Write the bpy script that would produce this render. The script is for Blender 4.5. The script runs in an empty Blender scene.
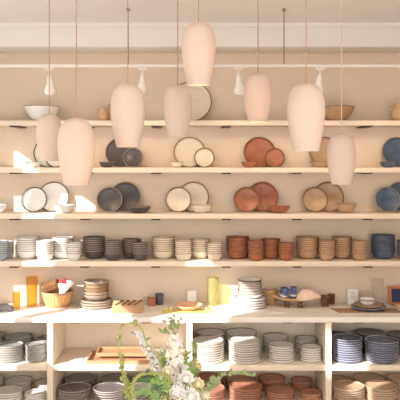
import bpy, bmesh, math, random
from mathutils import Vector, Matrix
S = bpy.context.scene
COL = S.collection
PI = math.pi
rnd = random.Random(7)
F = 700.0; CY = -6.1; CZ = 2.1; HY = 160.0

def px(x, d): return (x - 200.0) * d / F
def pz(y, d): return CZ - (y - HY) * d / F
def W(x, y, d): return Vector((px(x, d), CY + d, pz(y, d)))

# ------------------------------------------------------------------ materials
def lin(c):
    return tuple(((v/255)/12.92 if v/255 <= .04045 else ((v/255+.055)/1.055)**2.4) for v in c) + (1,)
def mat(name, rgb, rough=.5, var=.0, scale=8, metal=0, bump=0, bscale=60, stretch=None, spec=.5, rgb2=None, emit=0):
    m = bpy.data.materials.new(name); m.use_nodes = True
    nt = m.node_tree; b = nt.nodes['Principled BSDF']
    b.inputs['Roughness'].default_value = rough; b.inputs['Metallic'].default_value = metal
    b.inputs['Specular IOR Level'].default_value = spec
    c = lin(rgb)
    b.inputs['Base Color'].default_value = c
    if var or rgb2 or bump:
        tc = nt.nodes.new('ShaderNodeTexCoord'); mp = nt.nodes.new('ShaderNodeMapping')
        nt.links.new(tc.outputs['Object'], mp.inputs['Vector'])
        if stretch: mp.inputs['Scale'].default_value = stretch
    if var or rgb2:
        n = nt.nodes.new('ShaderNodeTexNoise'); n.inputs['Scale'].default_value = scale; n.inputs['Detail'].default_value = 4
        nt.links.new(mp.outputs['Vector'], n.inputs['Vector'])
        r = nt.nodes.new('ShaderNodeValToRGB')
        r.color_ramp.elements[0].position = .32; r.color_ramp.elements[1].position = .68
        r.color_ramp.elements[0].color = lin(rgb2) if rgb2 else tuple(v*(1-var) for v in c[:3]) + (1,)
        r.color_ramp.elements[1].color = c if rgb2 else tuple(min(1, v*(1+var)) for v in c[:3]) + (1,)
        nt.links.new(n.outputs['Fac'], r.inputs['Fac']); nt.links.new(r.outputs['Color'], b.inputs['Base Color'])
    if bump:
        n2 = nt.nodes.new('ShaderNodeTexNoise'); n2.inputs['Scale'].default_value = bscale
        nt.links.new(mp.outputs['Vector'], n2.inputs['Vector'])
        bp = nt.nodes.new('ShaderNodeBump'); bp.inputs['Strength'].default_value = bump; bp.inputs['Distance'].default_value = .01
        nt.links.new(n2.outputs['Fac'], bp.inputs['Height']); nt.links.new(bp.outputs['Normal'], b.inputs['Normal'])
    if emit:
        b.inputs['Emission Color'].default_value = c; b.inputs['Emission Strength'].default_value = emit
    return m
def glass(name, rgb, fac=.14, dif=.12):
    m = bpy.data.materials.new(name); m.use_nodes = True; nt = m.node_tree
    for n in list(nt.nodes): nt.nodes.remove(n)
    o = nt.nodes.new('ShaderNodeOutputMaterial'); mx = nt.nodes.new('ShaderNodeMixShader')
    t = nt.nodes.new('ShaderNodeBsdfTransparent'); t.inputs['Color'].default_value = lin(rgb)
    g = nt.nodes.new('ShaderNodeBsdfGlossy'); g.inputs['Roughness'].default_value = .08
    lw = nt.nodes.new('ShaderNodeLayerWeight'); lw.inputs['Blend'].default_value = fac
    d = nt.nodes.new('ShaderNodeBsdfDiffuse'); d.inputs['Color'].default_value = lin(rgb)
    m2 = nt.nodes.new('ShaderNodeMixShader'); m2.inputs['Fac'].default_value = dif
    nt.links.new(t.outputs[0], m2.inputs[1]); nt.links.new(d.outputs[0], m2.inputs[2])
    mm = nt.nodes.new('ShaderNodeMath'); mm.operation = 'MULTIPLY'; mm.inputs[1].default_value = .45; nt.links.new(lw.outputs['Facing'], mm.inputs[0]); nt.links.new(mm.outputs[0], mx.inputs['Fac']); nt.links.new(m2.outputs[0], mx.inputs[1]); nt.links.new(g.outputs[0], mx.inputs[2])
    nt.links.new(mx.outputs[0], o.inputs['Surface'])
    return m
def translucent(name, rgb, tr=.5, rgbt=None):
    m = bpy.data.materials.new(name); m.use_nodes = True; nt = m.node_tree
    for n in list(nt.nodes): nt.nodes.remove(n)
    o = nt.nodes.new('ShaderNodeOutputMaterial'); mx = nt.nodes.new('ShaderNodeMixShader'); mx.inputs['Fac'].default_value = tr
    a = nt.nodes.new('ShaderNodeBsdfDiffuse'); a.inputs['Color'].default_value = lin(rgb)
    b = nt.nodes.new('ShaderNodeBsdfTranslucent'); b.inputs['Color'].default_value = lin(rgbt or rgb)
    n = nt.nodes.new('ShaderNodeTexNoise'); n.inputs['Scale'].default_value = 90
    bp = nt.nodes.new('ShaderNodeBump'); bp.inputs['Strength'].default_value = .08
    nt.links.new(n.outputs['Fac'], bp.inputs['Height']); nt.links.new(bp.outputs['Normal'], a.inputs['Normal'])
    nt.links.new(a.outputs[0], mx.inputs[1]); nt.links.new(b.outputs[0], mx.inputs[2]); nt.links.new(mx.outputs[0], o.inputs['Surface'])
    return m

M = {
 'wall': mat('wall paint', (227, 210, 191), .85, .02, 3, bump=.05, bscale=30),
 'wall_side': mat('side wall paint', (232,224,214), .9, .02, 3),
 'ceiling': mat('ceiling paint', (242, 241, 240), .9, .02, 2),
 'beam': mat('beam paint', (238, 235, 229), .85, .02, 2),
 'floor': mat('floor boards', (196,172,146), .5, .12, 4, stretch=(1,12,1)),
 'shelf': mat('whitewashed shelf wood', (232, 216, 197), .55, .06, 5, stretch=(1,14,14)),
 'counter': mat('whitewashed worktop wood', (246, 241, 234), .5, .05, 4, stretch=(1,12,12)),
 'cab': mat('painted cabinet wood', (243, 230, 211), .6, .03, 4, stretch=(8,8,1)),
 'steel': mat('dark steel', (58,48,42), .5, .1, 20, metal=.4),
 'track': mat('white metal', (236, 230, 224), .4),
 'lampwhite': mat('white lamp glass', (244,240,234), .25),
 'rod': mat('brown rod', (140, 118, 100), .5),
 'cord': mat('brown cord', (186, 150, 122), .7),
 'cordl': mat('cream cord', (222,190,160), .7),
 'shade': translucent('bisque porcelain', (226, 211, 200), .12, (255,226,194)),
 'bulb': mat('lamp bulb', (255,214,160), .3, emit=5),
 'greybrown': mat('grey brown glaze', (160,142,132), .3, .08, 12),
 'rim': mat('bare brown clay rim', (136, 108, 84), .7, .1, 40),
 'rimd': mat('bare dark clay rim', (92, 76, 66), .7, .1, 40),
 'rimlight': mat('bare tan clay rim', (170, 150, 134), .7, .1, 40),
 'rimpale': mat('pale clay rim', (198,186,176), .6, .1, 40),
 'white': mat('white glaze', (234, 234, 233), 0.25, .03, 14),
 'bluegrey': mat('blue grey glaze', (160, 178, 188), 0.28, .07, 14),
 'dark': mat('charcoal glaze', (82, 78, 80), 0.3, 0.2, 18),
 'cream': mat('cream glaze', (232, 220, 200), 0.28, .04, 14),
 'terra': mat('terracotta glaze', (168, 102, 72), 0.32, 0.2, 14),
 'tan': mat('tan glaze', (182, 150, 118), 0.35, 0.12, 14),
 'blue': mat('slate blue glaze', (80, 98, 122), 0.28, 0.2, 14),
 'grey': mat('grey green glaze', (150, 156, 158), 0.22, .08, 12),
 'plum': mat('plum grey glaze', (120, 112, 114), 0.28, .08, 12),
 'pink': mat('rosy terracotta glaze', (190, 134, 112), 0.35, 0.12, 12),
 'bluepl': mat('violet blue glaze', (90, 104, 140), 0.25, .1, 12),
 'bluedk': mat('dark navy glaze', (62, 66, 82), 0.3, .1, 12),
 'tanpl': mat('sand glaze', (212, 184, 154), 0.35, .05, 12),
 'sandbowl': mat('brown speckled bowl clay', (186, 148, 114), .5, .1, 22),
 'wood': mat('honey wood', (186, 140, 106), .5, .16, 5, stretch=(2,18,18)),
 'woodlt': mat('light wood', (214, 178, 136), .5, .12, 5, stretch=(2,18,18)),
 'wooddk': mat('dark wood', (98,64,44), .5, .15, 8),
 'splint': mat('splint wood', (222, 170, 114), .6, .2, 14, stretch=(6,6,1)),
 'amber': glass('amber glass', (248,228,170)),
 'clear': glass('clear glass', (252,251,249), .1, .05),
 'lime': glass('lime glass', (246,246,210)),
 'brownglass': glass('brown glass', (216,190,174)),
 'cloth': mat('white linen', (240,234,226), .95, .04, 20, bump=.2, bscale=80),
 'pinkcloth': mat('blush linen', (232,204,186), .95, .08, 20, bump=.2, bscale=80),
 'greycloth': mat('grey linen', (140,132,134), .95, .3, 12, bump=.2, bscale=80),
 'browncloth': mat('brown woven cloth', (120,82,54), .95, .3, 40, bump=.4, bscale=90),
 'redcloth': mat('raspberry woven cloth', (176,74,78), .95, .25, 30, bump=.4, bscale=90),
 'bluecloth': mat('blue patterned cloth', (62,74,122), .95, rgb2=(120,126,160), scale=60),
 'card': mat('white card', (248,246,240), .8),
 'ink': mat('grey print', (170,165,160), .8),
 'yellow': mat('yellow cloth', (234,214,126), .9, .06, 30),
 'copper': mat('copper glaze', (226, 176, 150), .32, .06, 10),
 'coppercup': mat('copper clay', (184, 120, 94), .4, .08, 20),
 'slate': mat('slate clay', (94, 94, 100), .45, .1, 20),
 'mat': mat('brown woven mat', (172,136,104), .9, .15, 90, bump=.3, bscale=200),
 'navy': mat('navy panel', (24,34,84), .4, .06, 10),
 'orangewood': mat('orange wood', (196,118,66), .45, .12, 6, stretch=(2,18,18)),
 'wicker': mat('tan wicker', (206,166,116), .8, .25, 50, bump=.5, bscale=90),
 'silver': mat('brushed silver', (200,190,176), .3, metal=.8),
 'stem': mat('green stem', (164, 180, 104), .6, .1, 20),
 'amaranth': mat('chartreuse blossom', (176, 184, 116), .8, .2, 60),
 'leaf': mat('green leaf', (138, 178, 96), .6, .2, 20),
 'leafdk': mat('deep green leaf', (78, 126, 72), .55, .2, 20),
 'leafgrey': mat('grey green leaf', (150,166,116), .6, .15, 20),
 'petalw': mat('white petal', (248, 247, 242), .7, .04, 30),
 'petall': mat('lilac white petal', (236, 236, 240), .7, .05, 30),
 'petalc': mat('cream petal', (248, 242, 220), .7, .06, 30),
 'petaly': mat('pale yellow petal', (246, 236, 196), .7, .06, 30),
 'vase': mat('stoneware vase', (200,190,176), .5, .05, 12),
}

# ------------------------------------------------------------------ mesh helpers
def link(name, me, parent=None):
    o = bpy.data.objects.new(name, me); COL.objects.link(o)
    if parent: o.parent = parent
    return o
def finish(bm, name, mats, smooth=35):
    me = bpy.data.meshes.new(name)
    bmesh.ops.recalc_face_normals(bm, faces=bm.faces)
    bm.to_mesh(me); bm.free()
    for m in (mats if isinstance(mats, (list, tuple)) else [mats]):
        me.materials.append(M[m] if isinstance(m, str) else m)
    if smooth:
        for p in me.polygons: p.use_smooth = True
        me.set_sharp_from_angle(angle=math.radians(smooth))
    return me
def obj(name, bm, mats, parent=None, smooth=35):
    return link(name, finish(bm, name, mats, smooth), parent)
def tag(o, label, cat, group=None):
    o['label'] = label; o['category'] = cat
    if group: o['group'] = group
    return o
def struct(o): o['kind'] = 'structure'; return o
def empty(name, loc, rz=0):
    o = bpy.data.objects.new(name, None); COL.objects.link(o); o.location = loc; o.rotation_euler = (0,0,rz); o.empty_display_size = .05
    return o
def box(bm, lo, hi, mx=None, bev=0):
    r = bmesh.ops.create_cube(bm, size=1)
    vs = r['verts']
    lo = Vector(lo); hi = Vector(hi); c = (lo+hi)/2; s = hi-lo
    for v in vs:
        v.co = Vector((v.co.x*s.x, v.co.y*s.y, v.co.z*s.z)) + c
    if bev:
        es = list({e for v in vs for e in v.link_edges})
        g = bmesh.ops.bevel(bm, geom=es, offset=bev, segments=2, affect='EDGES', profile=.5)
        vs = list({v for f in g['faces'] for v in f.verts} | {v for v in vs if v.is_valid})
    if mx is not None:
        for v in vs: v.co = mx @ v.co
    return vs
def lathe(bm, prof, seg=32, mx=None, mids=None, wob=None):
    rings = []
    for i, (r, z) in enumerate(prof):
        if r <= 1e-6:
            rings.append([bm.verts.new((0,0,z))])
        else:
            rings.append([bm.verts.new((r*math.cos(2*PI*k/seg)*(1+(wob(k/seg, z) if wob else 0)), r*math.sin(2*PI*k/seg)*(1+(wob(k/seg, z) if wob else 0)), z)) for k in range(seg)])
    for i in range(len(rings)-1):
        a, b = rings[i], rings[i+1]
        for k in range(seg):
            k2 = (k+1) % seg
            vs = []
            if len(a) == 1 and len(b) == 1: continue
            if len(a) == 1: vs = [a[0], b[k], b[k2]]
            elif len(b) == 1: vs = [a[k], a[k2], b[0]]
            else: vs = [a[k], a[k2], b[k2], b[k]]
            f = bm.faces.new(vs)
            if mids: f.material_index = mids[i]
    if mx is not None:
        for r in rings:
            for v in r: v.co = mx @ v.co
def tube(bm, pts, rad, seg=8, cap=True):
    pts = [Vector(p) for p in pts]; n = len(pts)
    rads = rad if isinstance(rad, (list, tuple)) else [rad]*n
    rings = []; u = None
    for i, p in enumerate(pts):
        t = (pts[min(i+1,n-1)] - pts[max(i-1,0)]).normalized()
        if u is None: u = t.orthogonal().normalized()
        u = (u - t*u.dot(t)); u = u.normalized() if u.length > 1e-6 else t.orthogonal().normalized()
        w = t.cross(u)
        rings.append([bm.verts.new(p + (u*math.cos(2*PI*k/seg) + w*math.sin(2*PI*k/seg))*rads[i]) for k in range(seg)])
    for a, b in zip(rings, rings[1:]):
        for k in range(seg):
            bm.faces.new([a[k], a[(k+1)%seg], b[(k+1)%seg], b[k]])
    if cap:
        bm.faces.new(rings[0][::-1]); bm.faces.new(rings[-1])
def smoothpath(pts, n=6):
    pts = [Vector(p) for p in pts]; out = []
    P = [pts[0]*2-pts[1]] + pts + [pts[-1]*2-pts[-2]]
    for i in range(1, len(P)-2):
        for k in range(n):
            t = k/n; a, b, c, d = P[i-1], P[i], P[i+1], P[i+2]
            out.append(.5*((2*b) + (c-a)*t + (2*a-5*b+4*c-d)*t*t + (3*b-a-3*c+d)*t**3))
    out.append(pts[-1]); return out
def ball(bm, c, r, sub=2, sc=(1,1,1), jit=0):
    g = bmesh.ops.create_icosphere(bm, subdivisions=sub, radius=1)
    for v in g['verts']:
        k = 1 + (rnd.uniform(-jit, jit) if jit else 0)
        v.co = Vector((v.co.x*sc[0], v.co.y*sc[1], v.co.z*sc[2]))*r*k + Vector(c)
def leafm(bm, base, d, nrm, L, wd, bend=.25, fold=.12, seg=5):
    d = Vector(d).normalized(); nrm = Vector(nrm); nrm = nrm - d*nrm.dot(d)
    nrm = nrm.normalized() if nrm.length > 1e-5 else d.orthogonal().normalized()
    s = d.cross(nrm); base = Vector(base); rows = []
    for i in range(seg+1):
        t = i/seg; w = wd*.5*math.sin(PI*min(1, t**.8*.96+.04))**.8 if 0 < t < 1 else wd*.03
        c = base + d*(L*t) - nrm*(bend*L*t*t)
        rows.append([bm.verts.new(c - s*w + nrm*fold*w), bm.verts.new(c), bm.verts.new(c + s*w + nrm*fold*w)])
    for a, b in zip(rows, rows[1:]):
        bm.faces.new([a[0], a[1], b[1], b[0]]); bm.faces.new([a[1], a[2], b[2], b[1]])
def floret(bm, c, n, r, k=5):
    n = Vector(n).normalized(); u = n.orthogonal().normalized(); v = n.cross(u); a0 = rnd.random()*6
    for i in range(k):
        a = a0 + 2*PI*i/k; d = u*math.cos(a) + v*math.sin(a) + n*.35
        leafm(bm, c, d, n, r, r*.85, bend=.25, fold=.1, seg=3)
def rosehead(bm, c, n, r):
    n = Vector(n).normalized(); u = n.orthogonal().normalized(); v = n.cross(u); c = Vector(c)
    ball(bm, c - n*r*.15, r*.52, 2)
    for ring, (k, rr, up) in enumerate(((4,.35,.95),(6,.6,.75),(8,.85,.42),(9,1.0,.1))):
        for i in range(k):
            a = 2*PI*(i + .37*ring)/k + rnd.uniform(-.1,.1); o = u*math.cos(a) + v*math.sin(a)
            b = c - n*r*.45 + o*r*.18
            leafm(bm, b, o*rr + n*(up+.35), n*.7 - o, r*(.95 if ring > 1 else .85), r*.95, bend=-.18 if ring < 3 else .2, fold=-.25, seg=4)

# ------------------------------------------------------------------ setting
ZC = 3.225
bm = bmesh.new(); box(bm, (-2.45,-.0,-.02), (2.65,.15,ZC+.1)); struct(obj('wall_back', bm, 'wall'))
bm = bmesh.new(); box(bm, (-2.45,-7.6,-.12), (2.65,.15,-.02)); struct(obj('floor', bm, 'floor'))
bm = bmesh.new(); box(bm, (-2.45,-7.6,ZC), (2.65,0,ZC+.1)); struct(obj('ceiling', bm, 'ceiling'))
bm = bmesh.new(); box(bm, (2.5,-7.6,-.02), (2.65,0,ZC)); struct(obj('wall_right', bm, 'wall_side'))
bm = bmesh.new(); box(bm, (-2.3,-.335,pz(47,5.765)), (2.5,0,ZC), bev=.012); struct(obj('trim_1', bm, 'beam'))
bm = bmesh.new(); box(bm, (-2.3,-.36,ZC-.028), (2.5,-.335,ZC)); struct(obj('trim_2', bm, 'beam'))
bm = bmesh.new(); box(bm, (2.485,-7.6,-.02), (2.5,-.6,.1)); struct(obj('baseboard_right', bm, 'wall_side'))
# unseen left wall openings, added and sized to cast the sun patches (y0, y1, z0, z1)
SUN_WIN = [(-.93,-.67,1.15,2.70), (-1.42,-1.12,.85,2.70), (-2.36,-1.52,1.25,2.10), (-3.1,-2.48,1.6,2.95), (-4.2,-3.84,2.70,3.10)]
ys = sorted({-7.6, 0.0} | {w[0] for w in SUN_WIN} | {w[1] for w in SUN_WIN}); zs = sorted({-.02, ZC} | {w[2] for w in SUN_WIN} | {w[3] for w in SUN_WIN})
bm = bmesh.new()
for y0, y1 in zip(ys, ys[1:]):
    run = None
    for z0, z1 in zip(zs, zs[1:]):
        hole = any(w[0] <= y0 and y1 <= w[1] and w[2] <= z0 and z1 <= w[3] for w in SUN_WIN)
        if not hole:
            run = (run[0], z1) if run else (z0, z1)
        if (hole or z1 == zs[-1]) and run:
            box(bm, (-2.325,y0,run[0]), (-2.3,y1,run[1])); run = None
struct(obj('wall_left', bm, 'wall_side'))
for i, (y0, y1, z0, z1) in enumerate(SUN_WIN):
    bm = bmesh.new(); t = .012
    for a, b in (((y0,z0),(y1,z0+t)), ((y0,z1-t),(y1,z1)), ((y0,z0),(y0+t,z1)), ((y1-t,z0),(y1,z1))):
        box(bm, (-2.323,a[0],a[1]), (-2.302,b[0],b[1]))
    struct(obj('sun_patch_window_%d' % (i+1), bm, 'track'))

# ------------------------------------------------------------------ wall shelves
X0, X1 = -2.28, 2.48
SZ = {1: pz(120.4,5.8), 2: pz(167.6,5.8), 3: pz(213.8,5.8), 4: pz(261.4,5.8)}
SN = {1: 'top shelf', 2: 'second shelf from the top', 3: 'third shelf from the top', 4: 'lowest wall shelf'}
SL = {1: 'whitewashed wooden wall shelf, the highest, under the track lights', 2: 'whitewashed wooden wall shelf, second from top, holding plates and tiny bowls',
      3: 'whitewashed wooden wall shelf, third from top, plates with wide bowls on it', 4: 'whitewashed wooden wall shelf, lowest, carrying the stacked bowls'}
for i in (1,2,3,4):
    z = SZ[i]; r = empty('wall_shelf', (0,0,z))
    tag(r, SL[i], 'shelf', 'wall shelves')
    bm = bmesh.new(); box(bm, (X0,-.30,-.042), (X1,-.001,0), bev=.003); obj('board', bm, 'shelf', r)
    for k in range(-2, 6):
        x = px(13.5 + 71*k, 5.8)
        if not (-2.2 < x < 2.3): continue
        bm = bmesh.new(); box(bm, (x-.036,-.297,-.053), (x+.036,-.002,-.0425)); obj('bracket', bm, 'steel', r)

# ------------------------------------------------------------------ cabinet and worktop
CT = .855; CB = .471; CL = .155; TH = .044; CF = -.55
cab = empty('shelf_cabinet', (0,-.28,-.02))
tag(cab, 'whitewashed open cabinet with upright dividers under the long worktop', 'cabinet')
def cpart(name, lo, hi, bev=.003):
    bm = bmesh.new(); o = Vector((0,-.28,-.02)); box(bm, Vector(lo)-o, Vector(hi)-o, bev=bev); return obj(name, bm, 'cab', cab)
cpart('back_panel', (X0,-.013,-.02), (X1,-.001,CT-TH-.001), 0)
divs = [px(-89,5.55), px(50,5.55), px(189.5,5.55), px(328.7,5.55), px(468,5.55)]
divs[0] = X0+.024; 
for x in divs: cpart('divider', (x-.0235,CF,-.02), (x+.0235,-.0135,CT-TH-.001))
for a, b in zip(divs, divs[1:]):
    for z in (CB, CL): cpart('shelf', (a+.024,CF+.004,z-TH), (b-.024,-.0135,z))
    cpart('plinth', (a+.024,CF+.05,-.02), (b-.024,CF+.07,CL-TH-.001))
bm = bmesh.new(); box(bm, (X0,CF-.006,CT-TH), (X1,-.0015,CT), bev=.004)
wt = tag(obj('worktop', bm, 'counter'), 'long pale wooden worktop carrying the glasses, baskets and plates', 'worktop')
for k in range(-1, 6):
    x = px(75 + 71*k, 5.55)
    if -2.2 < x < 2.3:
        bm = bmesh.new(); box(bm, (x-.036,CF+.006,CT-TH-.008), (x+.036,CF+.35,CT-TH-.0005))
        if min(abs(x-d) for d in divs) > .07: obj('bracket', bm, 'steel', wt)
        else: bm.free()

# ------------------------------------------------------------------ crockery meshes
PH = .027
def plate_bm(R, deep=False, seg=40):
    bm = bmesh.new()
    prof = [(0,.003),(.58*R,.003),(.60*R,0),(.66*R,0),(.69*R,.004),(.87*R,.0062),(.945*R,.0092),(.982*R,.0140),(R,.0205),(R,.0245),(R-.0012,.0268),(R-.0026,.0272),(R-.0046,.0266)] + ([(.955*R,.0215),(.90*R,.0178),(.8*R,.0165),(0,.0165)] if not deep else [(.95*R,.018),(.905*R,.0115),(.86*R,.009),(0,.009)])
    mids = [0]*9 + [1]*4 + [0]*4
    lathe(bm, prof, seg, mids=mids)
    return bm
_cache = {}
def plate_mesh(R, m, rimm, deep=False):
    k = ('p', round(R,4), m, rimm, deep)
    if k not in _cache: _cache[k] = finish(plate_bm(R, deep), 'plate', [m, rimm])
    return _cache[k]
def bowl_prof(R, h, t=.0042, low=False):
    f = .5
    if low: pr = [(0,.003),(f*R*.86,.003),(f*R*.9,0),(f*R,0),(f*R*1.03,.004),(.70*R,.16*h),(.84*R,.42*h),(.94*R,.72*h),(R,h-.002)]
    else: pr = [(0,.003),(f*R*.86,.003),(f*R*.9,0),(f*R*1.05,0),(f*R*1.1,.003),(.72*R,.14*h),(.82*R,.30*h),(.895*R,.50*h),(.962*R,.76*h),(.992*R,.90*h),(R,h-.0045),(R-.0006,h-.0015)]
    n = len(pr)
    ins = [(r-t, max(z, .007)) for r, z in pr[::-1] if z > .05*h and r-t > f*R*.8][1:]
    pr2 = pr + [(R-t*.4, h)] + [(R-t, h-.0015)] + ins + [(0,.0075)]
    mids = [0]*(n-2) + ([1,1,1] if not low else [1,1,1]) + [0]*(len(pr2)-1-(n+1))
    return pr2, mids
def bowl_mesh(R, h, m, rimm, low=False):
    k = ('b', round(R,4), round(h,4), m, rimm, low)
    if k not in _cache:
        bm = bmesh.new(); pr, mi = bowl_prof(R, h, low=low); lathe(bm, pr, 32, mids=mi); _cache[k] = finish(bm, 'bowl', [m, rimm])
    return _cache[k]
def ring_mesh(R, z, m, r=.0044):
    k = ('r', round(R,4), m)
    if k not in _cache:
        bm = bmesh.new(); prof = [(R-.0012+r*math.cos(a), z+r*math.sin(a)) for a in [2*PI*i/8 for i in range(9)]]
        lathe(bm, prof, 40); bmesh.ops.remove_doubles(bm, verts=bm.verts, dist=1e-6); _cache[k] = finish(bm, 'rim', m, 80)
    return _cache[k]

# ------------------------------------------------------------------ leaning display plates
TH0 = math.radians(15)
def lean(name, pxc, r, shelf, m, rimm, label, group, front_of=None, dz=0):
    d = 6.03 if front_of is None else 5.99
    R = r*d/F; s, c = math.sin(TH0), math.cos(TH0)
    if front_of is None:
        cy = -max(.66*R*s, .94*R*s-.0125*c, R*s-.0235*c) - .003
    else:
        RB = front_of; cB = -max(.66*RB*s, .94*RB*s-.0125*c, RB*s-.0235*c) - .003
        cy = cB - .0285/c + ((R-RB)*c)*s/c - .003
    cz = SZ[shelf] + R*c - .0250*s + .001
    o = link(name, plate_mesh(R, m, m, True))
    o.location = (px(pxc, 6.1+cy), cy, cz); o.rotation_euler = (PI/2-TH0, 0, 0)
    rr = link('rim', ring_mesh(R, .0262, rimm), o); rr['label'] = 'bare clay rim'
    tag(o, label, 'plate', group); return R
def dbowl(pxc, wpx, hpx, shelf, m, rimm, label, group, y=-.2):
    d = 6.1+y; R = wpx/2*d/F; h = hpx*d/F
    o = link('bowl', bowl_mesh(R, h, m, m, True)); o.location = (px(pxc,d), y, SZ[shelf]+.0005)
    rr = link('rim', ring_mesh(R, h-.001, rimm, .002), o)
    tag(o, label, 'bowl', group); return o
cn = {'white':'white','dark':'charcoal','cream':'cream','terra':'terracotta','tan':'tan','blue':'slate blue'}
rm = {'white':'rimd','dark':'rimlight','cream':'rim','terra':'rim','tan':'rim','blue':'rimlight'}
g1 = 'large plates leaning on the wall'; g2 = 'smaller plates leaning in front'; g3 = 'single bowls beside the leaning plates'
lean('dinner_plate', 190.5, 21, 1, 'cream', 'rim', 'largest cream brown-rimmed platter leaning on the top shelf', g1)
for m, xb, xs, xw, ww in (('white',50,None,33.5,15), ('dark',121.5,133.5,107,16), ('cream',189.5,204.3,176.5,13.5), ('terra',259.3,274.5,249,16), ('tan',325,None,319,18), ('blue',397,None,388,16)):
    R = lean('dinner_plate', xb, 15.6, 2, m, rm[m], 'large %s plate leaning on the second shelf from the top' % cn[m], g1)
    if xs: lean('side_plate', xs, 9.9, 2, m, rm[m], 'small %s side plate overlapping a larger one, second shelf from top' % cn[m], g2, R)
    dbowl(xw, ww, 5.6, 2, m, 'rim' if m != 'dark' else 'rimlight', 'tiny %s bowl before the leaning plate, second shelf from top' % cn[m], g3, -.215)
lean('side_plate', 56.5, 9.9, 2, 'white', 'rimd', 'small white side plate mostly hidden behind the two left pendants', g2, 15.6*6.03/F)
for m, xf, xb, xw, ww, hh in (('white',34.7,54,64.5,21,8), ('dark',109.8,125.5,139,24,6.5), ('cream',178.5,193.5,201.5,21,8), ('terra',246.5,262.5,278.5,23.5,6.5), ('tan',314.5,328,346,20,9), ('blue',387,401,None,0,0)):
    R = lean('dinner_plate', xb, 15.2, 3, m, rm[m], 'large %s plate behind a smaller one, third shelf from top' % cn[m], g1)
    lean('salad_plate', xf, 12.6, 3, m, rm[m], 'medium %s plate overlapping the larger one, third shelf from top' % cn[m], g2, R)
    if xw: dbowl(xw, ww, hh, 3, m, 'rim' if m != 'dark' else 'rimlight', 'wide low %s bowl to the right of the plates, third shelf' % cn[m], g3, -.19)
dbowl(-4, 21, 8, 3, 'white', 'rimd', 'white low bowl cut by the left picture edge, third shelf', g3, -.19)

# top shelf bowls and figures
def topbowl(pxc, wpx, hpx, m, label, rimm):
    y = -.16; d = 6.1+y; R = wpx/2*d/F; h = hpx*d/F; bm = bmesh.new()
    pr = [(0,.004),(.36*R,.004),(.38*R,0),(.44*R,0),(.5*R,.008),(.7*R,.3*h),(.86*R,.6*h),(R,h-.003),(R-.002,h),(R-.006,h-.003),(.82*R,.6*h),(.65*R,.33*h),(.4*R,.1*h),(0,.08*h)]
    lathe(bm, pr, 40); o = obj('serving_bowl', bm, m); o.location = (px(pxc,d), y, SZ[1]+.0005)
    link('rim', ring_mesh(R-.001, h-.001, rimm, .003), o)
    return tag(o, label, 'bowl', 'serving bowls on the top shelf')
topbowl(42, 36, 14.5, 'white', 'wide white serving bowl standing on the top shelf at left', 'rimlight')
topbowl(336, 37, 14.5, 'sandbowl', 'wide brown serving bowl on the top shelf, behind the right pendants', 'rim')
def jug(pxc, wpx, hpx, label, y, neck):
    d = 6.1+y; R = wpx/2*d/F; h = hpx*d/F; bm = bmesh.new()
    lathe(bm, [(0,0),(.6*R,0),(.85*R,.1*h),(R,.35*h),(.9*R,.6*h),(neck*R,.8*h),(neck*R*.95,.93*h),(neck*1.15*R,h),(neck*.9*R,h),(neck*.75*R,.85*h),(0,.8*h)], 24)
    o = obj('small_jug', bm, 'woodlt'); o.location = (px(pxc,d), y, SZ[1]+.0005)
    bm = bmesh.new(); tube(bm, smoothpath([(-neck*R,0,.86*h),(-R*1.15,0,.84*h),(-R*1.2,0,.6*h),(-R*.93,0,.42*h)]), .005); obj('handle', bm, 'woodlt', o)
    return tag(o, label, 'jug', 'small tan jugs on the top shelf')
jug(103, 9.5, 14, 'squat tan clay jug on the top shelf left of the large cream platter', -.2, .5)
jug(110.5, 7, 17.5, 'slim taller tan jug on the top shelf, behind a pendant', -.12, .7)
jug(399, 16, 18, 'round tan jug on the top shelf, cut by the right picture edge', -.16, .6)

# ------------------------------------------------------------------ stacked bowls, lowest wall shelf
ORD = ['topmost','second','third','fourth','fifth','sixth','seventh','eighth','ninth','tenth','eleventh']
def ordw(i, n):
    if i == 0: return 'topmost'
    if i == n-1: return 'bottom'
    return ORD[i] + ' from top,'
def bstack(pxc, wpx, ytop, y, m, rimm, phrase, group, big):
    d = 6.1+y; R = wpx/2*d/F; h = .072 if big else .062; p = .0185 if big else .0172
    H = pz(ytop, d) - SZ[4]; n = max(2, round((H-h)/p)+1)
    me = bowl_mesh(R, h, m, rimm)
    for i in range(n):
        o = bpy.data.objects.new('bowl', me); COL.objects.link(o)
        k = n-1-i
        o.location = (px(pxc,d)+rnd.uniform(-.0015,.0015), y+rnd.uniform(-.0015,.0015), SZ[4]+.0005+k*p); o.rotation_euler = (0,0,rnd.random()*6)
        tag(o, '%s %s bowl of %s' % (ordw(i,n), cn.get(m,'pale blue'), phrase), 'bowl', group)
YB, YS = -.108, -.228
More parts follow.
